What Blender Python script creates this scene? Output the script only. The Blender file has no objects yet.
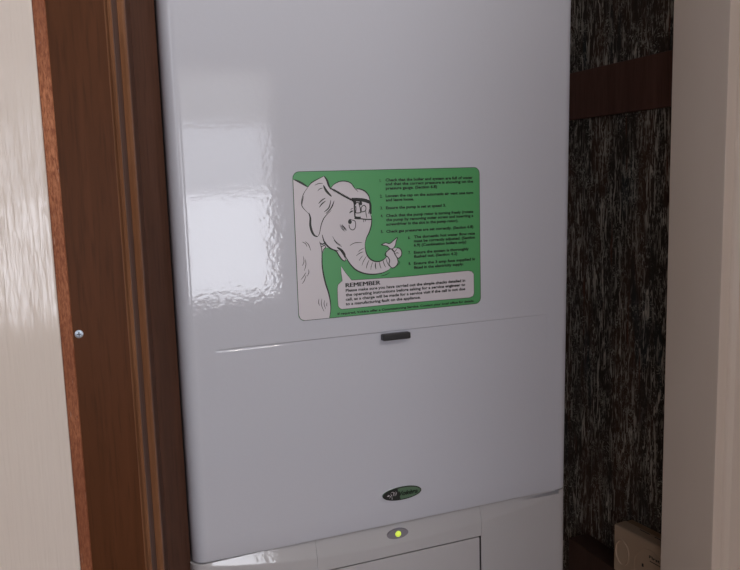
import bpy, bmesh, math, random
from mathutils import Matrix, Vector
from mathutils.geometry import tessellate_polygon
random.seed(4)
S = bpy.context.scene
COL = S.collection
EYE = 1.40                      # height of the camera above the floor

# ---------------------------------------------------------------- camera
Rv = Vector((0.9282, -0.3709, -0.0294)).normalized()
Fv = Vector((0.3639, 0.9214, -0.1361)).normalized()
Uv = Rv.cross(Fv).normalized()
Rv = Fv.cross(Uv).normalized()
cam = bpy.data.cameras.new('camera')
cam.sensor_fit = 'HORIZONTAL'; cam.sensor_width = 36.0; cam.lens = 760.0 / 740.0 * 36.0
cam.clip_start = 0.02
camo = bpy.data.objects.new('camera', cam); COL.objects.link(camo)
M = Matrix.Identity(4)
for i in range(3):
    M[i][0] = Rv[i]; M[i][1] = Uv[i]; M[i][2] = -Fv[i]
M[2][3] = EYE
camo.matrix_world = M
S.camera = camo

# ---------------------------------------------------------------- light and exposure
w = bpy.data.worlds.new('world'); S.world = w; w.use_nodes = True
w.node_tree.nodes['Background'].inputs[0].default_value = (0.75, 0.8, 0.95, 1)
w.node_tree.nodes['Background'].inputs[1].default_value = 0.05
vs = S.view_settings
vs.view_transform = 'Standard'; vs.look = 'None'; vs.gamma = 1.0; vs.use_curve_mapping = False
vs.exposure = 0.12
WIN_LOW, WIN_TOP = 9.2, 4.4     # radiance of the clear lower pane and of the netted upper pane


def area(name, loc, rot, sx, sy, power, col):
    l = bpy.data.lights.new(name, 'AREA'); l.shape = 'RECTANGLE'; l.size = sx; l.size_y = sy
    l.energy = power; l.color = col
    o = bpy.data.objects.new(name, l); COL.objects.link(o)
    o.location = loc; o.rotation_euler = rot
    return o


# added fill lights with no seen source: one at the left wall, one overhead
L_FAR, L_CEIL = 7.5, 34.0
area('added_side_fill', (-1.19, -1.80, EYE + 0.40), (0, math.radians(-90), 0), 0.9, 0.9, L_FAR, (0.88, 0.92, 1.0))
area('added_overhead_fill', (0.76, -0.52, EYE + 0.955), (0, 0, 0), 0.6, 0.5, L_CEIL, (1.0, 0.95, 0.88))

# ---------------------------------------------------------------- materials
def lin(c):
    return tuple((v / 255 / 12.92) if v / 255 <= 0.04045 else ((v / 255 + 0.055) / 1.055) ** 2.4 for v in c) + (1,)


class Mat:
    def __init__(s, name, col, rough=0.5, metal=0.0, spec=0.5, coat=0.0, coat_rough=0.1, emit=None, es=0.0):
        s.m = bpy.data.materials.new(name); s.m.use_nodes = True
        s.t = s.m.node_tree; s.b = s.t.nodes['Principled BSDF']
        s.b.inputs['Base Color'].default_value = (*col[:3], 1)
        s.b.inputs['Roughness'].default_value = rough
        s.b.inputs['Metallic'].default_value = metal
        s.b.inputs['Specular IOR Level'].default_value = spec
        s.b.inputs['Coat Weight'].default_value = coat
        s.b.inputs['Coat Roughness'].default_value = coat_rough
        if emit:
            s.b.inputs['Emission Color'].default_value = (*emit[:3], 1)
            s.b.inputs['Emission Strength'].default_value = es
        s.co = None

    def n(s, typ, **kw):
        nd = s.t.nodes.new(typ)
        for k, v in kw.items():
            if hasattr(nd, k): setattr(nd, k, v)
            else: nd.inputs[k.replace('_', ' ')].default_value = v
        return nd

    def l(s, a, b): s.t.links.new(a, b)

    def coords(s, scale):
        if s.co is None: s.co = s.n('ShaderNodeTexCoord')
        mp = s.n('ShaderNodeMapping'); mp.inputs['Scale'].default_value = scale
        s.l(s.co.outputs['Object'], mp.inputs['Vector'])
        return mp.outputs[0]

    def noise(s, scale, sc=1.0, detail=4, rough=0.5, dist=0.0):
        nd = s.n('ShaderNodeTexNoise'); nd.inputs['Scale'].default_value = sc
        nd.inputs['Detail'].default_value = detail; nd.inputs['Roughness'].default_value = rough
        nd.inputs['Distortion'].default_value = dist
        s.l(s.coords(scale), nd.inputs['Vector'])
        return nd.outputs['Fac']

    def ramp(s, fac, stops):
        r = s.n('ShaderNodeValToRGB'); e = r.color_ramp.elements
        while len(e) < len(stops): e.new(0.5)
        for k, (p, c) in zip(e, stops):
            k.position = p; k.color = (*c[:3], 1) if not isinstance(c, (int, float)) else (c, c, c, 1)
        s.l(fac, r.inputs[0]); return r.outputs[0]

    def mix(s, fac, a, b, mode='MIX'):
        x = s.n('ShaderNodeMix', data_type='RGBA', blend_type=mode)
        for v, i in ((fac, 0), (a, 6), (b, 7)):
            if isinstance(v, (int, float)): x.inputs[i].default_value = v
            elif isinstance(v, tuple): x.inputs[i].default_value = (*v[:3], 1)
            else: s.l(v, x.inputs[i])
        return x.outputs[2]

    def color(s, out): s.l(out, s.b.inputs['Base Color'])

    def bump(s, h, strength, dist, coat=False):
        b = s.n('ShaderNodeBump'); b.inputs['Strength'].default_value = strength; b.inputs['Distance'].default_value = dist
        s.l(h, b.inputs['Height']); s.l(b.outputs[0], s.b.inputs['Normal'])
        if coat: s.l(b.outputs[0], s.b.inputs['Coat Normal'])


def mat_boiler(name, col):
    m = Mat(name, col, rough=0.05, spec=0.5)
    a = m.noise((1, 1, 1), 260, 1); b = m.noise((1, 1, 0.6), 75, 1)
    mm = m.n('ShaderNodeMath', operation='ADD'); m.l(a, mm.inputs[0]); m.l(b, mm.inputs[1])
    m.bump(mm.outputs[0], 1.0, 0.00005)
    return m.m


def mat_cream(name, col, streak=0.0, rough=0.35, warm=(0.9, 0.86, 0.8)):
    m = Mat(name, col, rough=rough)
    n1 = m.noise((6, 6, 2.2), 1, 5)
    c = m.mix(m.ramp(n1, [(0.35, 0.0), (0.75, 0.6)]), tuple(col[:3]), tuple(col[i] * warm[i] for i in range(3)))
    sp = m.noise((60, 60, 34), 1, 2)                      # little scuffs and chips
    c = m.mix(m.ramp(sp, [(0.80, 0.0), (0.83, 0.5)]), c, tuple(v * 0.35 for v in col[:3]))
    m.color(c)
    if streak:
        h = m.noise((420, 420, 24), 1, 2, 0.5, 0.3)
        m.bump(h, streak, 0.00034)
    else:
        m.bump(m.noise((70, 70, 70), 1, 2), 0.12, 0.001)
    return m.m


def mat_wood(name, dark, light, rough=0.42, scale=1.0, spec=0.2):
    m = Mat(name, dark, rough=rough, spec=spec)
    g = m.noise((90 * scale, 90 * scale, 5), 1, 5, 0.6, 0.6)
    f = m.noise((420 * scale, 420 * scale, 26), 1, 2, 0.5)
    c = m.mix(m.ramp(g, [(0.34, 0.0), (0.68, 1.0)]), dark, light)
    c = m.mix(m.ramp(f, [(0.5, 0.0), (0.72, 0.45)]), c, tuple(v * 0.55 for v in dark[:3]))
    m.color(c); m.bump(f, 0.15, 0.0004)
    return m.m


def mat_worn(name):
    m = Mat(name, (0.2, 0.08, 0.04), rough=0.6, spec=0.25)
    g = m.noise((700, 700, 160), 1, 4, 0.7, 0.4)
    c = m.mix(m.ramp(g, [(0.38, 0.0), (0.62, 1.0)]), lin((128, 74, 50)), lin((184, 122, 88)))
    s = m.noise((900, 900, 55), 1, 2)
    c = m.mix(m.ramp(s, [(0.70, 0.0), (0.73, 0.9)]), c, lin((215, 190, 175)))
    d = m.noise((1, 1, 5), 1, 2)
    c = m.mix(m.ramp(d, [(0.40, 0.0), (0.62, 0.65)]), c, lin((110, 58, 36)))
    m.color(c); m.bump(g, 0.4, 0.0005)
    return m.m


def mat_wallpaper():
    m = Mat('bark_wallpaper', (0.03, 0.03, 0.03), rough=0.6, spec=0.3)
    def mul(a, b):
        k = m.n('ShaderNodeMath', operation='MULTIPLY'); m.l(a, k.inputs[0]); m.l(b, k.inputs[1]); return k.outputs[0]
    base = m.mix(m.ramp(m.noise((26, 26, 4), 1, 3), [(0.42, 0.0), (0.58, 1.0)]), lin((62, 54, 49)), lin((82, 62, 52)))
    base = m.mix(m.ramp(m.noise((34, 34, 5.5), 1, 2), [(0.58, 0.0), (0.68, 0.7)]), base, lin((50, 58, 62)))
    st = m.noise((270, 270, 34), 1, 3, 0.62, 0.9)           # long ragged upright strokes
    cl = m.noise((48, 48, 13), 1, 3, 0.6)
    c = m.mix(mul(m.ramp(st, [(0.545, 0.0), (0.58, 1.0)]), m.ramp(cl, [(0.40, 0.08), (0.60, 1.0)])), base, lin((205, 196, 184)))
    st2 = m.noise((330, 330, 95), 1, 3, 0.7, 1.4)           # short broken dabs
    c = m.mix(mul(m.ramp(st2, [(0.56, 0.0), (0.60, 0.85)]), m.ramp(m.noise((40, 40, 34), 1, 2), [(0.42, 0.0), (0.56, 1.0)])), c, lin((190, 184, 174)))
    sq = m.noise((130, 130, 210), 1, 2, 0.5, 2.2)          # squiggly marks running across
    c = m.mix(mul(m.ramp(sq, [(0.60, 0.0), (0.63, 0.9)]), m.ramp(m.noise((34, 34, 24), 1, 2), [(0.50, 0.0), (0.6, 1.0)])), c, lin((180, 176, 164)))
    c = m.mix(m.ramp(m.noise((130, 130, 9), 1, 2), [(0.66, 0.0), (0.72, 0.6)]), c, lin((112, 66, 50)))
    m.color(c); m.bump(st, 0.3, 0.0006)
    return m.m


MT = {
    'boiler': mat_boiler('white_enamel', (0.545, 0.56, 0.635)),
    'panel': mat_boiler('white_plastic', (0.48, 0.475, 0.50)),
    'left_white': mat_cream('brushed_gloss_paint', (0.66, 0.595, 0.56), streak=1.0, rough=0.09),
    'right_white': mat_cream('cream_paint', (0.86, 0.745, 0.655), rough=0.42),
    'plaster': mat_cream('hall_plaster', (0.33, 0.31, 0.30), rough=0.9),
    'wood': mat_wood('stained_wood', lin((76, 44, 24)), lin((86, 51, 30)), spec=0.1),
    'wood_mould': mat_wood('moulding_wood', lin((74, 50, 40)), lin((86, 58, 46)), rough=0.38),
    'wood_dark': mat_wood('dark_red_wood', lin((100, 70, 62)), lin((112, 80, 70)), rough=0.35),
    'worn': mat_worn('worn_wood_edge'),
    'wallpaper': mat_wallpaper(),
    'wood_bead': mat_wood('paler_wood_bead', lin((112, 74, 50)), lin((128, 88, 62)), rough=0.38),  # paler tone for the two raised ridges of the frame
    'wood_ledge': mat_wood('ledge_wood', lin((72, 52, 46)), lin((82, 60, 52)), rough=0.45),
    'black': Mat('black_plastic', (0.012, 0.012, 0.014), rough=0.4).m,
    'gap': Mat('inner_metal_and_gap_shade', (0.05, 0.05, 0.05), rough=0.7).m,
    'grey': Mat('grey_plastic', (0.23, 0.22, 0.26), rough=0.4).m,
    'led': Mat('lit_green_lens', (0.5, 0.7, 0.05), rough=0.3, emit=(0.56, 0.68, 0.09), es=0.7).m,
    'green': Mat('green_print', lin((80, 156, 98)), rough=0.32).m,
    'paper': Mat('white_print', (0.60, 0.57, 0.62), rough=0.32).m,
    'ink': Mat('black_ink', (0.012, 0.016, 0.014), rough=0.4).m,
    'ink_soft': Mat('thin_black_ink', (0.035, 0.04, 0.04), rough=0.4).m,
    'badge_green': Mat('badge_green', lin((92, 120, 98)), rough=0.25).m,
    'alarm': Mat('aged_cream_plastic', lin((192, 166, 142)), rough=0.5).m,
    'alarm_top': Mat('aged_cream_plastic_dusty', lin((160, 130, 102)), rough=0.6).m,
    'screw': Mat('zinc_screw', (0.45, 0.5, 0.58), rough=0.35, metal=0.9).m,
    'floor': mat_wood('floor_boards', lin((110, 84, 62)), lin((138, 108, 80)), rough=0.5),
    'ceil': Mat('ceiling_paint', (0.6, 0.6, 0.6), rough=0.9).m,
    'pane': Mat('daylit_pane', (0.1, 0.1, 0.1), rough=0.2, emit=(0.90, 0.92, 1.0), es=WIN_LOW).m,
    'blind': Mat('daylit_blind', (0.3, 0.3, 0.3), rough=0.6, emit=(0.95, 0.93, 0.92), es=WIN_TOP * 0.35).m,
    'net': Mat('daylit_net', (0.1, 0.1, 0.1), rough=0.2, emit=(0.90, 0.92, 1.0), es=WIN_TOP).m,
}

# ---------------------------------------------------------------- helpers (all coordinates relative to the eye height)
def link(name, me, mat, parent=None, smooth=False):
    o = bpy.data.objects.new(name, me); COL.objects.link(o)
    if mat is not None: me.materials.append(mat if not isinstance(mat, str) else MT[mat])
    if smooth:
        for p in me.polygons: p.use_smooth = True
    if parent is not None:
        o.parent = parent
    return o


def bm_obj(name, bm, mat, parent=None, smooth=False, offset=(0, 0, 0)):
    bmesh.ops.recalc_face_normals(bm, faces=bm.faces[:])
    me = bpy.data.meshes.new(name)
    bm.transform(Matrix.Translation(Vector((0, 0, EYE)) - Vector(offset)))
    bm.to_mesh(me); bm.free()
    o = link(name, me, mat, parent, smooth)
    if parent is None: o.location = offset
    return o


def add_box(bm, x0, x1, y0, y1, z0, z1, bev=0.0, seg=2):
    r = bmesh.ops.create_cube(bm, size=1.0)
    vs_ = r['verts']
    for v in vs_:
        v.co = Vector(((x0 + x1) / 2 + v.co.x * (x1 - x0), (y0 + y1) / 2 + v.co.y * (y1 - y0), (z0 + z1) / 2 + v.co.z * (z1 - z0)))
    if bev:
        es = list({e for v in vs_ for e in v.link_edges})
        bmesh.ops.bevel(bm, geom=es, offset=bev, segments=seg, profile=0.5, affect='EDGES')
    return bm


def box(name, b, mat, parent=None, bev=0.0, kind=None):
    bm = bmesh.new(); add_box(bm, *b, bev=bev)
    o = bm_obj(name, bm, mat, parent)
    if kind: o['kind'] = kind
    return o


def add_prism(bm, pts, z0, z1):
    a = [bm.verts.new((x, y, z0)) for x, y in pts]; b = [bm.verts.new((x, y, z1)) for x, y in pts]
    n = len(pts)
    for i in range(n): bm.faces.new((a[i], a[(i + 1) % n], b[(i + 1) % n], b[i]))
    bm.faces.new(a[::-1]); bm.faces.new(b)


def add_grid(bm, P):
    V = [[bm.verts.new(p) for p in row] for row in P]
    for i in range(len(V) - 1):
        for j in range(len(V[0]) - 1):
            bm.faces.new((V[i][j], V[i][j + 1], V[i + 1][j + 1], V[i + 1][j]))
    return V


def smst(a, b, x):
    t = min(1, max(0, (x - a) / (b - a))); return t * t * (3 - 2 * t)


def struct(o, k='structure'):
    o['kind'] = k; return o


YB = 0.6775                     # plane of the boiler's front


def on_front(px, py):
    """where a point seen on the boiler's flat front lies, in metres (x, z)"""
    d = Fv + Rv * ((px - 370) / 760) - Uv * ((py - 285) / 760)
    d = d * (YB / d.y)
    return d.x, d.z


# ---------------------------------------------------------------- the hall (behind and around the viewpoint)
ZF, ZC = -EYE, 1.0
box('floor', (-1.25, 1.45, -2.5, 1.05, ZF - 0.05, ZF), 'floor', kind='structure')
box('ceiling', (-1.25, 1.45, -2.5, 1.05, ZC, ZC + 0.05), 'ceil', kind='structure')
box('wall_right', (1.40, 1.45, -2.5, 0.585, ZF, ZC), 'plaster', kind='structure')
# left hall wall, and a window frame added round the side fill light
struct(box('wall_left', (-1.25, -1.20, -2.5, 0.660, ZF, ZC), 'plaster'))
for k, (cy, cz, h) in enumerate(((-1.80, 0.40, 0.45),)):
    bm = bmesh.new(); f = 0.05
    for b in ((cy - h - f, cy - h, cz - h - f, cz + h + f), (cy + h, cy + h + f, cz - h - f, cz + h + f), (cy - h, cy + h, cz - h - f, cz - h), (cy - h, cy + h, cz + h, cz + h + f)):
        add_box(bm, -1.20, -1.175, *b)
    struct(bm_obj('window_%d' % (k + 3), bm, 'right_white'))
# wall behind the viewpoint with the two windows that mirror in the boiler and in the gloss paint
WZ0, WZM, WZ1, WZT = -0.555, -0.03, 0.30, 0.53
W = ((-0.46, -0.04), (0.505, 0.965))
F_ = 0.04
bm = bmesh.new()
xs_ = [-1.25, W[0][0] - F_, W[0][1] + F_, W[1][0] - F_, W[1][1] + F_, 1.45]
for k in (0, 2, 4): add_box(bm, xs_[k], xs_[k + 1], -2.5, -2.4, ZF, ZC)
for k in (1, 3):
    add_box(bm, xs_[k], xs_[k + 1], -2.5, -2.4, ZF, WZ0 - F_); add_box(bm, xs_[k], xs_[k + 1], -2.5, -2.4, WZT + F_, ZC)
struct(bm_obj('wall_back', bm, 'plaster'))
for k, (a0, a1) in enumerate(W):
    bm = bmesh.new()
    for b in ((a0 - F_, a0, WZ0 - F_, WZT + F_), (a1, a1 + F_, WZ0 - F_, WZT + F_), (a0, a1, WZ0 - F_, WZ0), (a0, a1, WZT, WZT + F_), (a0, a1, WZ1 - 0.008, WZ1 + 0.008), (a0, a1, WZM - 0.008, WZM + 0.008)):
        add_box(bm, b[0], b[1], -2.46, -2.405, b[2], b[3])
    wf = struct(bm_obj('window_%d' % (k + 1), bm, 'right_white'))
    box('pane', (a0, a1, -2.445, -2.44, WZ0, WZM - 0.008), 'pane', wf)
    box('net_pane', (a0, a1, -2.445, -2.44, WZM + 0.008, WZ1 - 0.008), 'net', wf)
    box('blind_pane', (a0, a1, -2.445, -2.44, WZ1 + 0.008, WZT), 'blind', wf)
# unseen door-shaped blocker by the right-hand jamb, added to shade the cupboard's right side
bm = bmesh.new()
pd = Vector((0.700, 0.560, 0)); pe = Vector((0.470, -0.150, 0)); dd = (pe - pd).normalized(); nn = Vector((-dd.y, dd.x, 0)) * 0.032
add_prism(bm, [tuple(v[:2]) for v in (pd, pe, pe + nn, pd + nn)], ZF + 0.01, 0.62)
struct(bm_obj('added_shade_door', bm, 'right_white'))

# ---------------------------------------------------------------- front woodwork round the cupboard
struct(box('trim_1', (-0.60, -0.0107, 0.590, 0.62, ZF, ZC), 'left_white', bev=0.0012))          # white gloss board on the left
struct(box('wall_front_left', (-1.20, -0.60, 0.600, 0.66, ZF, ZC), 'plaster'))
# stained timber frame: board with bead, stepped back in two folds to the boiler
prof = [(-0.0114, 0.6015), (-0.0104, 0.6002), (-0.0030, 0.6000), (-0.0022, 0.6010), (0.0370, 0.6010), (0.0380, 0.6006),
        (0.0392, 0.5990), (0.0405, 0.5984), (0.0418, 0.5990), (0.0424, 0.6010), (0.0426, 0.612), (0.0455, 0.624),
        (0.0485, 0.6330), (0.0520, 0.6355), (0.0538, 0.6360), (0.0550, 0.6385), (0.0565, 0.650), (0.0610, 0.668),
        (0.0832, 0.690), (0.0832, 0.760), (-0.0114, 0.760)]
bm = bmesh.new(); add_prism(bm, prof, ZF, ZC)
tf = bm_obj('trim_2', bm, 'wood'); struct(tf)
tf.data.materials.append(MT['worn']); tf.data.materials.append(MT['wood_bead']); tf.data.materials.append(MT['wood_mould'])
for p in tf.data.polygons:
    c = p.center
    if abs(p.normal.z) < 0.5 and c.y < 0.688:
        if c.x < -0.0022 and c.y < 0.603: p.material_index = 1
        elif 0.0365 < c.x < 0.0425 and c.y < 0.602: p.material_index = 2
        elif 0.050 < c.x < 0.0552: p.material_index = 2
        elif 0.0425 < c.x: p.material_index = 3
# right jamb and architrave
XR = 0.6129
bm = bmesh.new(); add_box(bm, XR, XR + 0.10, 0.580, 0.655, ZF, ZC, bev=0.0008)
struct(bm_obj('trim_3', bm, 'right_white'))
bm = bmesh.new(); add_prism(bm, [(XR + 0.012, 0.5798), (XR + 0.0135, 0.5775), (XR + 0.0175, 0.5740), (XR + 0.07, 0.5720), (XR + 0.07, 0.5798)], ZF, ZC)
struct(bm_obj('trim_4', bm, 'right_white'))
struct(box('wall_front_right', (XR + 0.07, 1.40, 0.580, 0.66, ZF, ZC), 'plaster'))

# ---------------------------------------------------------------- inside the cupboard
XS = 0.673
struct(box('wall_cupboard_right', (XS, XS + 0.04, 0.656, 0.96, ZF, ZC), 'wallpaper'))
struct(box('wall_cupboard_back', (-0.012, XS, 0.952, 1.0, ZF, ZC), 'wallpaper'))
struct(box('wall_cupboard_left', (-0.012, 0.03, 0.762, 0.95, ZF, ZC), 'wood'))
struct(box('trim_5', (XS - 0.008, XS, 0.657, 0.951, 0.0755, 0.1395), 'wood_dark', bev=0.001))     # batten across the wallpaper
struct(box('trim_6', (0.639, XS, 0.657, 0.866, -0.585, -0.5205), 'wood_ledge', bev=0.0015))       # ledge the alarm stands on

# ---------------------------------------------------------------- boiler
def empty(name, loc):
    o = bpy.data.objects.new(name, None); COL.objects.link(o); o.location = loc; o.empty_display_size = 0.05
    return o


BX = (0.29, 0.81)
ROOT_OFF = Vector((BX[0], BX[1], EYE - 0.485))
boiler = empty('boiler', ROOT_OFF)
boiler['label'] = 'white wall-mounted gas boiler with green elephant instruction sticker, between the wood frame and dark wallpaper'
boiler['category'] = 'boiler'


def part(name, bm, mat, parent=None, smooth=False, label=None):
    o = bm_obj(name, bm, mat, None, smooth)
    o.parent = parent or boiler
    o.matrix_parent_inverse = Matrix.Identity(4)
    if (parent or boiler) is boiler:
        o.location = -ROOT_OFF
    if label: o['label'] = label
    return o


XL, XRB, RC = 0.0846, 0.4985, 0.0125
ZS = -0.348
ZCR = -0.1476


def samples(a, b, step, extra=()):
    n = max(1, int(round((b - a) / step)))
    s = {round(a + (b - a) * i / n, 6) for i in range(n + 1)}
    for e0, e1, k in extra:
        for i in range(k + 1): s.add(round(e0 + (e1 - e0) * i / k, 6))
    return sorted(s)


def perim(front_dy, z, xl=XL, xr=XRB, xs=None, yb=0.945, inset=0.0):
    """horizontal section of a casing: left side, corner, front, corner, right side"""
    P = []
    ex = 0.0008 + 0.0115 * (z - ZS) if z > ZS - 0.0005 else 0.0008       # the casing widens slightly towards its top
    for y in (yb, 0.86, 0.80, 0.76, 0.73, YB + RC + 0.01): P.append((xl + inset, y, z))
    for i in range(9):
        a = math.pi / 2 * i / 8
        P.append((xl + RC - (RC - inset) * math.cos(a), YB + RC - (RC - inset) * math.sin(a), z))
    for x in xs: P.append((x + ex * smst(0.3, XRB - RC, x), YB + inset + front_dy(x, z), z))
    xr += ex
    for i in range(9):
        a = math.pi / 2 * i / 8
        P.append((xr - RC + (RC - inset) * math.sin(a), YB + RC - (RC - inset) * math.cos(a), z))
    for y in (YB + RC + 0.01, 0.75, 0.80, 0.86, yb): P.append((xr - inset, y, z))
    return P


def crease(x, z):
    t = (x - 0.292) / 0.176
    if abs(t) >= 1 or z > ZCR + 0.0002: return 0.0
    A = 0.0013 * (1 - t * t) ** 0.5
    d = ZCR - z
    edge = smst(-0.0002, 0.0006, d)
    lip = 0.7 * (1 - smst(0.155, 0.200, x))                 # short rolled lip at the left end of the fold
    back = 1 - lip * smst(0.0018, 0.0027, d) - (1 - lip) * smst(0.002, 0.06, d)
    return A * edge * back


xs = samples(XL + RC + 0.001, XRB - RC - 0.001, 0.006, ((0.114, 0.135, 14), (0.45, 0.47, 12)))
zs = samples(ZS + 0.0015, 0.40, 0.02, ((ZCR - 0.006, ZCR + 0.0004, 26), (ZCR - 0.07, ZCR - 0.006, 14)))
rows = []
for dz, ins in ((0.0, 0.006), (0.0, 0.0012), (0.0004, 0.0004)):
    rows.append(perim(crease, ZS + dz, xs=xs, inset=ins))
rows += [perim(crease, z, xs=xs) for z in zs]
rows += [perim(crease, 0.4012, xs=xs, inset=0.0015), perim(crease, 0.4015, xs=xs, inset=0.03), perim(crease, 0.4015, xs=xs, inset=0.10)]
bm = bmesh.new(); add_grid(bm, rows)
part('front_cover', bm, 'boiler', smooth=True)

# inner case behind the cover
bm = bmesh.new(); add_box(bm, XL + 0.014, XRB - 0.014, YB + 0.016, 0.950, -0.46, 0.39)
part('inner_case', bm, 'gap')

# lower control panel: scooped top edge, two upright joints, recess for the flap
FX0, FX1, FZ1, FZ0 = 0.2035, 0.3868, -0.3815, -0.462
ZT = ZS - 0.0013


def lower(x, z):
    t = (x - 0.292) / 0.204
    zb = ZT - 0.0205 * max(0.0, 1 - t * t) ** 0.8
    d = 0.0
    if z > zb: d += (z - zb) * 0.26
    d += 0.006 * smst(0.43, 0.49, x) * smst(ZT - 0.0036, ZT - 0.0028, z)     # the joint opens towards the right
    for xj in (FX0 - 0.0006, FX1 + 0.0006):
        d += 0.0007 * max(0.0, 1 - abs(x - xj) / 0.0007)
    if FX0 < x < FX1 and FZ0 < z < FZ1: d += 0.012
    return d


xs2 = samples(XL + RC + 0.001, XRB - RC - 0.001, 0.005, tuple((q - 0.0016, q + 0.0016, 8) for q in (FX0, FX1)))
zs2 = samples(-0.478, ZT, 0.0012, ((FZ1 - 0.001, FZ1 + 0.001, 6), (FZ0 - 0.001, FZ0 + 0.001, 4)))
rows = [perim(lower, -0.480, xl=XL - 0.0022, xs=xs2, inset=0.004)]
rows += [perim(lower, z, xl=XL - 0.0022, xs=xs2) for z in zs2]
rows += [perim(lower, ZT + 0.0004, xl=XL - 0.0022, xs=xs2, inset=0.0008), perim(lower, ZT + 0.0005, xl=XL - 0.0022, xs=xs2, inset=0.014)]
bm = bmesh.new(); add_grid(bm, rows)
cp = part('control_panel', bm, 'panel', smooth=True)
cp.data.materials.append(MT['gap'])
for p in cp.data.polygons:
    c = p.center
    if YB + 0.003 < c.y < YB + 0.0121 and FX0 - 0.001 < c.x < FX1 + 0.001 and c.z - EYE < FZ1 + 0.0004: p.material_index = 1  # recess faces coloured dark, painting the shade of the gap round the flap
cp.data.set_sharp_from_angle(angle=math.radians(12))

bm = bmesh.new(); add_box(bm, FX0 + 0.0012, FX1 - 0.0013, YB + 0.0002, YB + 0.0100, FZ0 + 0.001, FZ1 - 0.0015, bev=0.0004)
part('flap', bm, 'panel')


def ellipse_xz(bm, cx, cz, rx, rz, y0, y1, dome=0.0, n=40, rot=0.0):
    """a flat oval button: side wall and slightly domed face towards -y"""
    rings = [(1.0, y1), (1.0, y0 + 0.0003), (0.96, y0)]
    if dome: rings += [(0.8, y0 - dome * 0.4), (0.5, y0 - dome * 0.8)]
    V = []
    for s, y in rings:
        V.append([bm.verts.new((cx + rx * s * math.cos(2 * math.pi * i / n) * math.cos(rot) - rz * s * math.sin(2 * math.pi * i / n) * math.sin(rot), y,
                                cz + rx * s * math.cos(2 * math.pi * i / n) * math.sin(rot) + rz * s * math.sin(2 * math.pi * i / n) * math.cos(rot))) for i in range(n)])
    for a, b in zip(V, V[1:]):
        for i in range(n): bm.faces.new((a[i], a[(i + 1) % n], b[(i + 1) % n], b[i]))
    bm.faces.new(V[-1])


def yl(z, x=0.29): return YB + lower(x, z)


bm = bmesh.new(); ellipse_xz(bm, 0.2907, -0.3600, 0.0118, 0.0052, YB + 0.0008, YB + 0.006)
sl = part('status_light', bm, 'grey', label='grey oval surround of the status light')
bm = bmesh.new(); ellipse_xz(bm, 0.2907, -0.3597, 0.0031, 0.0031, YB - 0.0002, YB + 0.004, dome=0.0012, n=24)
part('lens', bm, 'led', sl, smooth=True, label='glowing yellow-green lens')

bm = bmesh.new(); add_box(bm, 0.2778, 0.3076, YB - 0.0052, YB + 0.002, -0.1560, -0.1497, bev=0.0012)
part('latch', bm, 'black', label='small black plastic latch')

# ---------------------------------------------------------------- flat print: polygons and pen strokes on the front plane
def flat_poly(bm, pts, y):
    vs_ = [bm.verts.new((x, y, z)) for x, z in pts]
    for t in tessellate_polygon([[Vector((x, z, 0)) for x, z in pts]]):
        bm.faces.new([vs_[i] for i in t])


def rrect(x0, x1, z0, z1, r, n=6):
    P = []
    for cx, cz, a0 in ((x1 - r, z1 - r, 0), (x0 + r, z1 - r, 90), (x0 + r, z0 + r, 180), (x1 - r, z0 + r, 270)):
        for i in range(n + 1):
            a = math.radians(a0 + 90 * i / n); P.append((cx + r * math.cos(a), cz + r * math.sin(a)))
    return P


def smooth_line(pts, k=5, closed=False):
    if len(pts) < 3: return pts
    n = len(pts); out = []
    for i in range(n if closed else n - 1):
        p0 = pts[(i - 1) % n] if (closed or i > 0) else pts[0]
        p1 = pts[i]; p2 = pts[(i + 1) % n]
        p3 = pts[(i + 2) % n] if (closed or i + 2 < n) else pts[-1]
        for j in range(k):
            t = j / k
            out.append(tuple(0.5 * (2 * p1[c] + (p2[c] - p0[c]) * t + (2 * p0[c] - 5 * p1[c] + 4 * p2[c] - p3[c]) * t * t + (3 * p1[c] - p0[c] - 3 * p2[c] + p3[c]) * t ** 3) for c in (0, 1)))
    if not closed: out.append(pts[-1])
    return out


def stroke(bm, pts, y, w, taper=True, curve=True):
    """pen stroke of half-width w (metres), thinner at both ends"""
    if curve: pts = smooth_line(pts)
    n = len(pts); L = []; Rr = []
    for i, (x, z) in enumerate(pts):
        a = pts[max(0, i - 1)]; b = pts[min(n - 1, i + 1)]
        dx, dz = b[0] - a[0], b[1] - a[1]; q = math.hypot(dx, dz) or 1
        t = i / (n - 1); ww = w * (0.35 + 0.65 * math.sin(math.pi * t)) if taper else w
        L.append(bm.verts.new((x - dz / q * ww, y, z + dx / q * ww))); Rr.append(bm.verts.new((x + dz / q * ww, y, z - dx / q * ww)))
    for i in range(n - 1): bm.faces.new((L[i], L[i + 1], Rr[i + 1], Rr[i]))


def A(p): return on_front(285 + p[0] / 6.167, 165 + p[1] / 6.167)       # upper half of the drawing
def Cc(p): return on_front(285 + p[0] / 6.167, 240 + p[1] / 6.167)      # lower half
def E3(p): return on_front(335 + p[0] / 10.367, 185 + p[1] / 10.367)    # the eye and brow


SX0, SX1, SZ0, SZ1 = 0.1945, 0.3896, -0.1288, 0.0102
Y0, Y1, Y2, Y3 = YB - 0.0003, YB - 0.00042, YB - 0.00052, YB - 0.00062
bm = bmesh.new()
P = rrect(SX0, SX1, SZ0, SZ1, 0.0062)
a = [bm.verts.new((x, Y0, z)) for x, z in P]; b = [bm.verts.new((x, YB + 0.0002, z)) for x, z in P]
for i in range(len(P)): bm.faces.new((a[i], a[(i + 1) % len(P)], b[(i + 1) % len(P)], b[i]))
bm.faces.new(a)
sticker = part('instruction_sticker', bm, 'green', label='green and white instruction sticker with an elephant drawing')

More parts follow.
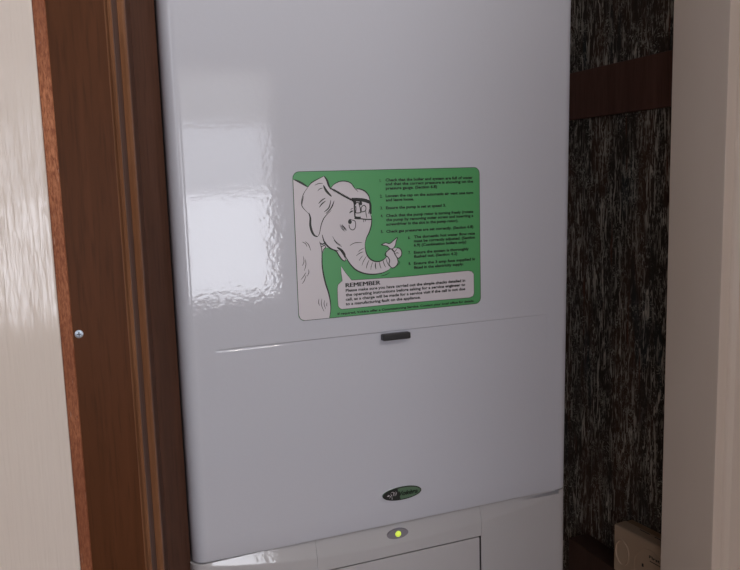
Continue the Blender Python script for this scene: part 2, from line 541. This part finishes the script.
# white areas: elephant and speech balloon
bm = bmesh.new()
body = [(49, 87)]
body = [A(q) for q in [(47, 92), (60, 92), (95, 110), (140, 137), (160, 112), (190, 93), (240, 68), (258, 95), (268, 125), (280, 142), (300, 120), (335, 102), (372, 100), (405, 112), (428, 142), (460, 148), (492, 162), (515, 190), (524, 225), (528, 265), (533, 330), (530, 375), (518, 415), (502, 448), (492, 485)]]
body += [Cc(q) for q in [(494, 55), (503, 88), (522, 115), (548, 130), (580, 132), (610, 118), (626, 98), (622, 76), (638, 62), (652, 52), (676, 52), (690, 48), (708, 54), (718, 72), (715, 95), (698, 112), (695, 140), (684, 162), (662, 174), (648, 172), (636, 186), (600, 202), (545, 211), (490, 206), (440, 186), (404, 152), (382, 116), (366, 132), (350, 122), (332, 96), (315, 70), (285, 55), (258, 46), (246, 48), (236, 70), (229, 92), (228, 150), (236, 210), (250, 270), (266, 320), (277, 370), (281, 425), (275, 470)]]
tmp = [(SX0 + 0.0225, SZ0 + 0.0004)]
body = body + [(body[-1][0] - 0.0005, SZ0 + 0.0004), (SX0 + 0.0062, SZ0 + 0.0004), (SX0 + 0.0022, SZ0 + 0.0020), (SX0 + 0.0005, SZ0 + 0.0062), (SX0 + 0.0005, SZ1 - 0.011)]
flat_poly(bm, body, Y1)
flat_poly(bm, smooth_line([A(q) for q in [(592, 492), (618, 480), (645, 484), (668, 465), (692, 447), (684, 470), (680, 492), (668, 512), (650, 518), (632, 502), (612, 496)]], closed=True), Y1)
flat_poly(bm, smooth_line([A(q) for q in [(625, 530), (650, 518), (690, 512), (716, 528), (716, 560), (690, 580), (640, 580)]], closed=True), Y1 - 0.00002)
bal = [Cc(q) for q in [(352, 250), (345, 200), (345, 160), (372, 200), (410, 247)]]
bal += [on_front(*q) for q in [(400, 277), (440, 273.2), (468, 270.6)]]
bal += [on_front(*q) for q in [(471.6, 271.4), (473.6, 274), (473.8, 285), (473.9, 293), (472.8, 296), (469.5, 297.6)]]
bal += [on_front(*q) for q in [(430, 300.9), (390, 304.4), (342, 309.2)]]
bal += [Cc(q) for q in [(338, 422), (327, 408), (324, 370), (322, 300), (326, 275)]]
flat_poly(bm, bal, Y1)
part('white_print', bm, 'paper', sticker, label='white elephant head and speech balloon')

# ink lines
bm = bmesh.new()
mm = 0.001
def S_(f, pts, w, taper=True, curve=True, lay=Y2): stroke(bm, [f(q) for q in pts], lay, (w * 1.25 + 0.04) * mm, taper, curve)
S_(A, [(55, 90), (95, 108), (140, 136)], .75)
S_(A, [(140, 137), (160, 112), (190, 93), (240, 68)], .36)
S_(A, [(240, 68), (258, 95), (268, 125), (282, 150)], .75)
S_(A, [(282, 142), (300, 120), (335, 102), (372, 100), (405, 112), (428, 142), (450, 165)], .36)
S_(A, [(430, 148), (460, 148), (492, 162), (515, 190), (524, 225)], .48)
S_(A, [(524, 300), (533, 330), (530, 375), (518, 415), (502, 448), (492, 485)], .42)
S_(Cc, [(492, 25), (495, 58), (503, 88), (522, 115), (548, 130), (580, 132), (610, 118), (628, 98)], .45)
S_(Cc, [(345, 60), (378, 112), (404, 152), (440, 186), (490, 206), (545, 211), (600, 202), (640, 183)], .5)
S_(Cc, [(320, 45), (345, 62), (365, 90), (368, 108)], 1.0)
S_(Cc, [(368, 100), (370, 128), (352, 122), (332, 96), (315, 70), (285, 55), (258, 40)], .45)
S_(A, [(228, 430), (240, 470), (262, 500), (290, 520), (330, 530)], .6)
S_(Cc, [(212, 10), (226, 60), (228, 150), (236, 210), (250, 270), (266, 320), (277, 370), (281, 425), (274, 478)], .55)
S_(Cc, [(228, 92), (236, 60), (250, 44), (240, 30)], .3)
S_(A, [(215, 480), (230, 488), (252, 478)], .5)
S_(A, [(218, 505), (236, 498), (250, 488)], .3)
# ear
S_(A, [(140, 137), (115, 175), (103, 215), (103, 250), (120, 275), (145, 300)], .3)
S_(A, [(145, 295), (155, 325), (155, 370), (165, 410), (180, 434), (200, 442)], .85)
S_(A, [(200, 442), (212, 420), (222, 370), (238, 330), (262, 300), (285, 280)], .32)
S_(A, [(236, 125), (254, 160), (286, 194)], .85)
S_(A, [(182, 125), (205, 115), (232, 113)], .25)
S_(A, [(200, 160), (214, 147), (232, 142)], .25)
S_(A, [(206, 238), (225, 218), (248, 204)], .4)
S_(A, [(210, 262), (228, 238), (250, 222)], .4)
S_(A, [(240, 290), (270, 262), (282, 215)], .4)
S_(A, [(262, 290), (288, 258), (302, 220)], .4)
S_(A, [(250, 300), (280, 270), (296, 235)], .4)
S_(A, [(115, 190), (106, 225), (104, 245)], .25)
# brow cord and spectacles
S_(A, [(282, 145), (320, 165), (360, 190), (412, 216)], .5, False)
for i in range(14):
    t = i / 13; x_ = 300 + 105 * t; y_ = 154 + 58 * t
    S_(A, [(x_ - 5, y_ + 6), (x_ + 6, y_ - 4)], .3, False, False)
S_(E3, [(170, 152), (230, 152), (300, 158), (352, 176)], 1.3, False)
S_(E3, [(176, 150), (196, 185), (200, 235), (203, 300), (205, 330)], .55, False)
S_(E3, [(350, 165), (364, 200), (366, 250), (366, 300)], .85, False)
S_(E3, [(190, 165), (205, 180), (208, 205)], 1.1)
S_(E3, [(262, 165), (264, 190), (270, 210)], 1.2)
S_(E3, [(210, 190), (240, 180), (250, 210), (260, 240), (262, 280)], .32, False)
S_(E3, [(272, 280), (270, 240), (285, 215), (305, 212), (318, 232), (316, 262), (300, 274), (272, 280)], .3, False)
S_(E3, [(212, 215), (216, 250), (215, 288), (270, 286)], .32, False)
S_(E3, [(316, 262), (320, 300), (330, 345)], .3)
S_(E3, [(340, 300), (350, 280), (352, 250)], .25)
S_(E3, [(200, 337), (235, 342), (265, 342)], 1.0, False)
S_(E3, [(265, 350), (320, 356), (376, 357)], .42, False)
S_(E3, [(296, 360), (296, 385)], .22, False, False); S_(E3, [(314, 360), (314, 378)], .22, False, False)
S_(E3, [(148, 292), (165, 275), (188, 268)], .5)
S_(E3, [(158, 258), (172, 246), (186, 242)], .22)
# eye
S_(E3, [(140, 400), (138, 375), (150, 358), (168, 360), (182, 368)], .3)
S_(E3, [(152, 360), (153, 382), (160, 402)], 1.5)
S_(E3, [(178, 362), (205, 375), (212, 410), (206, 445), (190, 464), (168, 462), (148, 440), (144, 412)], .28, False)
for d in (0, 16, 30): S_(E3, [(50 + d, 408 + d * .4), (75 + d, 440 + d * .3), (95 + d * .8, 476 - d * .1)], .22)
# cheek and trunk wrinkles
S_(A, [(292, 440), (312, 472), (345, 496)], .22); S_(A, [(300, 462), (320, 485), (350, 505)], .22)
S_(A, [(336, 372), (352, 395), (368, 410)], .2); S_(A, [(350, 365), (362, 385), (376, 400)], .2)
S_(A, [(398, 497), (430, 480), (475, 478)], .25); S_(Cc, [(438, 98), (458, 82), (482, 72)], .25)
S_(Cc, [(450, 75), (466, 60), (490, 48)], .2)
for a_, b_, w_ in (((472, 158), (502, 98), .22), ((500, 176), (518, 122), .3), ((528, 184), (540, 136), .22), ((560, 180), (558, 138), .4), ((592, 176), (582, 134), .28), ((620, 168), (604, 124), .28), ((640, 160), (622, 112), .22), ((455, 130), (480, 95), .2)):
    S_(Cc, [a_, ((a_[0] + b_[0]) / 2 - 3, (a_[1] + b_[1]) / 2), b_], w_)
# trunk knot and kerchief
S_(Cc, [(622, 76), (616, 92), (632, 104), (644, 125), (640, 150), (655, 170), (672, 170), (688, 155), (696, 135), (692, 112), (700, 112), (716, 96), (718, 72), (706, 52), (688, 48)], .36, False)
S_(Cc, [(622, 76), (636, 62), (652, 54), (668, 66), (676, 86), (692, 112)], .36, False)
S_(Cc, [(652, 52), (672, 72), (690, 52)], .3)
S_(Cc, [(676, 86), (690, 78), (700, 84)], .25)
S_(A, [(592, 492), (618, 480), (645, 484), (668, 465), (692, 447), (684, 470), (680, 492), (668, 512), (650, 518), (632, 502), (612, 496), (592, 492)], .3, False)
S_(Cc, [(700, 130), (706, 140), (690, 158)], .2); S_(Cc, [(590, 222), (620, 214), (645, 200)], .25)
# body wrinkles
for q in ([(105, 12), (125, 22), (135, 42)], [(122, 8), (145, 30), (158, 66)], [(112, 100), (116, 135), (104, 160)], [(124, 118), (128, 150), (118, 190)], [(144, 180), (146, 200), (136, 225)], [(98, 245), (115, 222), (128, 200)], [(104, 270), (118, 250), (130, 215)],
          [(208, 362), (206, 385), (212, 405)], [(226, 362), (224, 400), (240, 440)], [(244, 370), (240, 395), (250, 425)], [(258, 385), (256, 400), (258, 410)]):
    S_(Cc, q, .22)
# borders
for q, r_ in ((rrect(SX0 + .0003, SX1 - .0003, SZ0 + .0003, SZ1 - .0003, .006), .22),):
    stroke(bm, q + q[:1], Y2, r_ * mm, False, False)
stroke(bm, bal + bal[:1], Y2, .22 * mm, False, False)
part('line_drawing', bm, 'ink', sticker, label='black pen lines of the drawing')


# lettering
def text_mesh(s, font_bold=0.0, shear=0.0, spacing=1.0):
    cu = bpy.data.curves.new('lettering_curve', 'FONT'); cu.body = s; cu.size = 1.0; cu.offset = font_bold; cu.shear = shear
    cu.space_character = spacing; cu.resolution_u = 3
    o = bpy.data.objects.new('lettering_curve', cu); COL.objects.link(o)
    bpy.context.view_layer.update()
    me = bpy.data.meshes.new_from_object(o.evaluated_get(bpy.context.evaluated_depsgraph_get()))
    bpy.data.objects.remove(o); bpy.data.curves.remove(cu)
    return me


def add_text(bm, s, fn, size, width=None, bold=0.0, shear=0.0):
    """fn(u, v) -> xyz for text coordinates in metres; width squeezes or stretches the line to fit"""
    me = text_mesh(s, bold, shear)
    x1 = max(v.co.x for v in me.vertices); x0 = min(v.co.x for v in me.vertices)
    k = (width / (x1 - x0)) if width else size
    n0 = len(bm.verts)
    vs_ = [bm.verts.new(fn((v.co.x - x0) * k, v.co.y * size)) for v in me.vertices]
    for p in me.polygons:
        try: bm.faces.new([vs_[i] for i in p.vertices])
        except ValueError: pass
    bpy.data.meshes.remove(me)


def tline(bm, s, px0, py, px1, size=0.0038, bold=0.034):
    x0, z0 = on_front(px0, py); x1, _ = on_front(px1, py - (px1 - px0) * 0.06)
    add_text(bm, s, lambda u, v: (x0 + u, Y3, z0 + v), size, x1 - x0, bold)


bm = bmesh.new()
L1, L2 = 385.3, 413.6
for s, x0, y0, x1 in (
    ('1.', 379.5, 182, 381), ('Check that the boiler and system are full of water', L1, 181.4, 472.3), ('and that the correct pressure is showing on the', L1, 185.4, 472.8), ('pressure gauge. (Section 6.8)', L1 + .2, 189.6, 436.8),
    ('2.', 379.8, 197.6, 382), ('Loosen the cap on the automatic air vent one turn', L1 + .1, 197.2, 472.9), ('and leave loose.', L1 + .3, 201.4, 413.6),
    ('3.', 380.2, 209.4, 382.4), ('Ensure the pump is set at speed 3.', L1 + .4, 209.2, 445.6),
    ('4.', 380.4, 217.2, 382.8), ('Check that the pump rotor is turning freely (rotate', L1 + .5, 217.0, 473), ('the pump by removing outer screw and inserting a', L1 + .6, 221.2, 473), ('screwdriver in the slot in the pump rotor).', L1 + .7, 225.6, 458),
    ('5.', 380.6, 233, 383), ('Check gas pressures are set correctly. (Section 6.8)', L1 + .8, 232.8, 473),
    ('6.', 407.8, 239, 410), ('The domestic hot water flow rate', L2, 238.2, 474.7), ('must be correctly adjusted. (Section', L2, 242.3, 474.7), ('6.9) (Combination boilers only)', L2, 246.5, 466),
    ('7.', 408.2, 253.9, 410.2), ('Ensure the system is thoroughly', L2, 253.7, 468.5), ('flushed out. (Section 4.2)', L2, 257.8, 457),
    ('8.', 408.3, 264.9, 410.5), ('Ensure the 3 amp fuse supplied is', L2, 264.6, 474.6), ('fitted in the electricity supply.', L2, 268.9, 463.4)):
    tline(bm, s, x0, y0, x1)
for k in (0.0, 0.2, 0.4, 0.6):
    tline(bm, 'REMEMBER', 345.3 + k, 287.3, 379.8 + k, size=0.0058, bold=0.0)
for s, y0, x1 in (('Please make sure you have carried out the simple checks detailed in', 291.8, 465), ('the operating instructions before asking for a service engineer to', 296.2, 465),
                  ('call, as a charge will be made for a service visit if the call is not due', 300.7, 465), ('to a manufacturing fault on the appliance.', 305.3, 420.4)):
    tline(bm, s, 345.5, y0, x1, size=0.0038)
tline(bm, 'If required, Vok\u00e8ra offer a Commissioning Service. Contact your local office for details.', 337.4, 314.9, 474, size=0.0030)
part('lettering', bm, 'ink', sticker, label='black printed instructions')

# ---------------------------------------------------------------- oval badge
BCX, BCZ = 0.2955, -0.3160
bm = bmesh.new(); ellipse_xz(bm, BCX - 0.0012, BCZ - 0.0012, 0.0240, 0.0082, YB - 0.0003, YB + 0.0005, n=56)
part('badge_rim', bm, 'boiler')
bm = bmesh.new(); ellipse_xz(bm, BCX, BCZ, 0.0216, 0.0067, YB - 0.0016, YB + 0.0005, n=56)
badge = part('badge', bm, 'badge_green', label='small oval badge, black on its left and green on its right')
yb_ = YB - 0.0017
bm = bmesh.new()
n = 40
outer = [(BCX + 0.0209 * math.cos(2 * math.pi * i / 56), BCZ + 0.0064 * math.sin(2 * math.pi * i / 56)) for i in range(56)]
stroke(bm, outer + outer[:1], yb_, 0.0005, False, False)
flat_poly(bm, [(BCX + 0.0209 * math.cos(a), BCZ + 0.0064 * math.sin(a)) for a in [math.radians(105 + 160 * i / 24) for i in range(25)]], yb_)
for k in (0.0, 0.00022):
    add_text(bm, 'Vok\u00e8ra', lambda u, v: (BCX - 0.0042 + u + k, yb_ - 0.0001, BCZ - 0.0023 + v), 0.0070, 0.0212, 0.02, 0.25)
part('badge_print', bm, 'ink', badge, label='black lettering and dark end of the badge')
bm = bmesh.new()
def B_(pts, w, lay=yb_ - 0.0002): stroke(bm, [(BCX + x * mm, BCZ + z * mm) for x, z in pts], lay, w * mm, True)
flat_poly(bm, [(BCX + x * mm, BCZ + z * mm) for x, z in ((-17.0, -.3), (-15.6, .9), (-14.4, .6), (-14.2, -.4), (-15.4, -.9))], yb_ - 0.0002)
B_([(-14.5, -2.6), (-12.9, -1.5), (-12.4, 0.5), (-13.2, 2.2)], .22); B_([(-12.8, 2.6), (-10.8, 3.2), (-9.6, 1.8), (-10.2, -.6), (-11.2, -1.2)], .26)
B_([(-11.6, -1.8), (-11.5, -3.6), (-11.6, -4.8)], .25); B_([(-9, 2.6), (-8, .6), (-8.6, -1.6)], .25); B_([(-7.4, 3.2), (-6.6, 1.2), (-7.2, -.8)], .22); B_([(-14.2, -1.4), (-12.6, -.8), (-11.4, .4)], .2)
part('badge_emblem', bm, 'paper', badge, label='white line emblem of an elephant')

# ---------------------------------------------------------------- screw in the timber frame
def at_y(px, py, Y):
    d = Fv + Rv * ((px - 370) / 760) - Uv * ((py - 285) / 760); return d * (Y / d.y)


sc_ = at_y(79, 334, 0.601)
bm = bmesh.new(); ellipse_xz(bm, sc_.x, sc_.z, 0.0031, 0.0031, 0.6003, 0.6025, dome=0.0003, n=24)
scr = bm_obj('screw_head', bm, 'screw', smooth=False); scr.parent = tf; scr['label'] = 'small zinc screw head'
bm = bmesh.new()
add_box(bm, sc_.x - 0.0017, sc_.x + 0.0017, 0.5994, 0.6002, sc_.z - 0.00035, sc_.z + 0.00035)
add_box(bm, sc_.x - 0.00035, sc_.x + 0.00035, 0.5993, 0.6001, sc_.z - 0.0017, sc_.z + 0.0017)
rc = bm_obj('screw_recess', bm, 'black'); rc.parent = scr

# ---------------------------------------------------------------- carbon monoxide alarm on the ledge, its face to the left
AL, AH, AT = 0.118, 0.0640, 0.031
al = empty('carbon_monoxide_alarm', (0.655, 0.715, EYE - 0.5200))
al['label'] = 'aged cream plastic household alarm on the dark wooden ledge right of the boiler'
al['category'] = 'alarm'
# local frame: u along its length (towards the viewer), out of the face = local -x
corner = Vector((0.6372, 0.7660, -0.4562)); udir = Vector((0.092, -0.9958, 0)).normalized(); odir = Vector((-udir.y, udir.x, 0)) * -1
if odir.x > 0: odir = -odir


def AW(u, v, o): return corner + udir * u + Vector((0, 0, v)) + odir * o - Vector((0, 0, 0))


def alarm_part(name, bm, mat, parent=None, smooth=False, label=None):
    bmesh.ops.recalc_face_normals(bm, faces=bm.faces[:])
    me = bpy.data.meshes.new(name); bm.transform(Matrix.Translation((0, 0, EYE))); bm.to_mesh(me); bm.free()
    o = link(name, me, mat, parent or al, smooth)
    if parent is None: o.location = -al.location
    if label: o['label'] = label
    return o


def abox(bm, u0, u1, v0, v1, o0, o1, bev=0.0, seg=3):
    r = bmesh.ops.create_cube(bm, size=1.0)
    for v in r['verts']:
        v.co = AW(u0 + (v.co.x + .5) * (u1 - u0), v0 + (v.co.y + .5) * (v1 - v0), o0 + (v.co.z + .5) * (o1 - o0))
    if bev: bmesh.ops.bevel(bm, geom=list({e for v in r['verts'] for e in v.link_edges}), offset=bev, segments=seg, profile=0.5, affect='EDGES')


def aring(bm, cu, cv, ru, rv, w, o, n=40):
    V = []
    for s, oo in ((-w, 0.0), (-w * .4, o), (w * .4, o), (w, 0.0)):
        V.append([bm.verts.new(AW(cu + (ru + s) * math.cos(2 * math.pi * i / n), cv + (rv + s) * math.sin(2 * math.pi * i / n), oo - 0.0001)) for i in range(n)])
    for a, b in zip(V, V[1:]):
        for i in range(n): bm.faces.new((a[i], a[(i + 1) % n], b[(i + 1) % n], b[i]))


bm = bmesh.new(); abox(bm, 0, AL, -AH, 0, -AT * .66, 0, bev=0.0022)
alarm_part('front_case', bm, 'alarm')
bm = bmesh.new(); abox(bm, 0.0018, AL - 0.0018, -AH + 0.0012, -0.0012, -AT, -AT * .66)
alarm_part('back_plate', bm, 'alarm_top')
bm = bmesh.new(); aring(bm, 0.0158, -0.0335, 0.0110, 0.0165, 0.0009, 0.0016)
alarm_part('sounder_ring', bm, 'alarm', smooth=True)
bm = bmesh.new(); aring(bm, 0.062, -0.040, 0.026, 0.0325 - 0.003, 0.0008, 0.0009)
alarm_part('face_ring', bm, 'alarm', smooth=True)
bm = bmesh.new(); abox(bm, 0.030, 0.046, -0.0004, 0.0002, -0.0165, -0.0150); abox(bm, 0.054, 0.070, -0.0004, 0.0002, -0.0165, -0.0150); abox(bm, 0.078, 0.094, -0.0004, 0.0002, -0.0165, -0.0150)
alarm_part('vent_slot', bm, 'black', label='dark slots in the top edge')
bm = bmesh.new()
add_text(bm, 'First Alert', lambda u, v: AW(0.0603 + u, -0.0206 + v, 0.0004), 0.0052, 0.0400, 0.03)
abox(bm, 0.0615, 0.1003, -0.0249, -0.0241, 0.0001, 0.0005)
alarm_part('brand_lettering', bm, 'ink')
bm = bmesh.new(); abox(bm, 0.0488, 0.0515, -0.0372, -0.0330, -0.0005, 0.0006, bev=0.0005)
alarm_part('indicator', bm, 'black', label='small dark indicator')
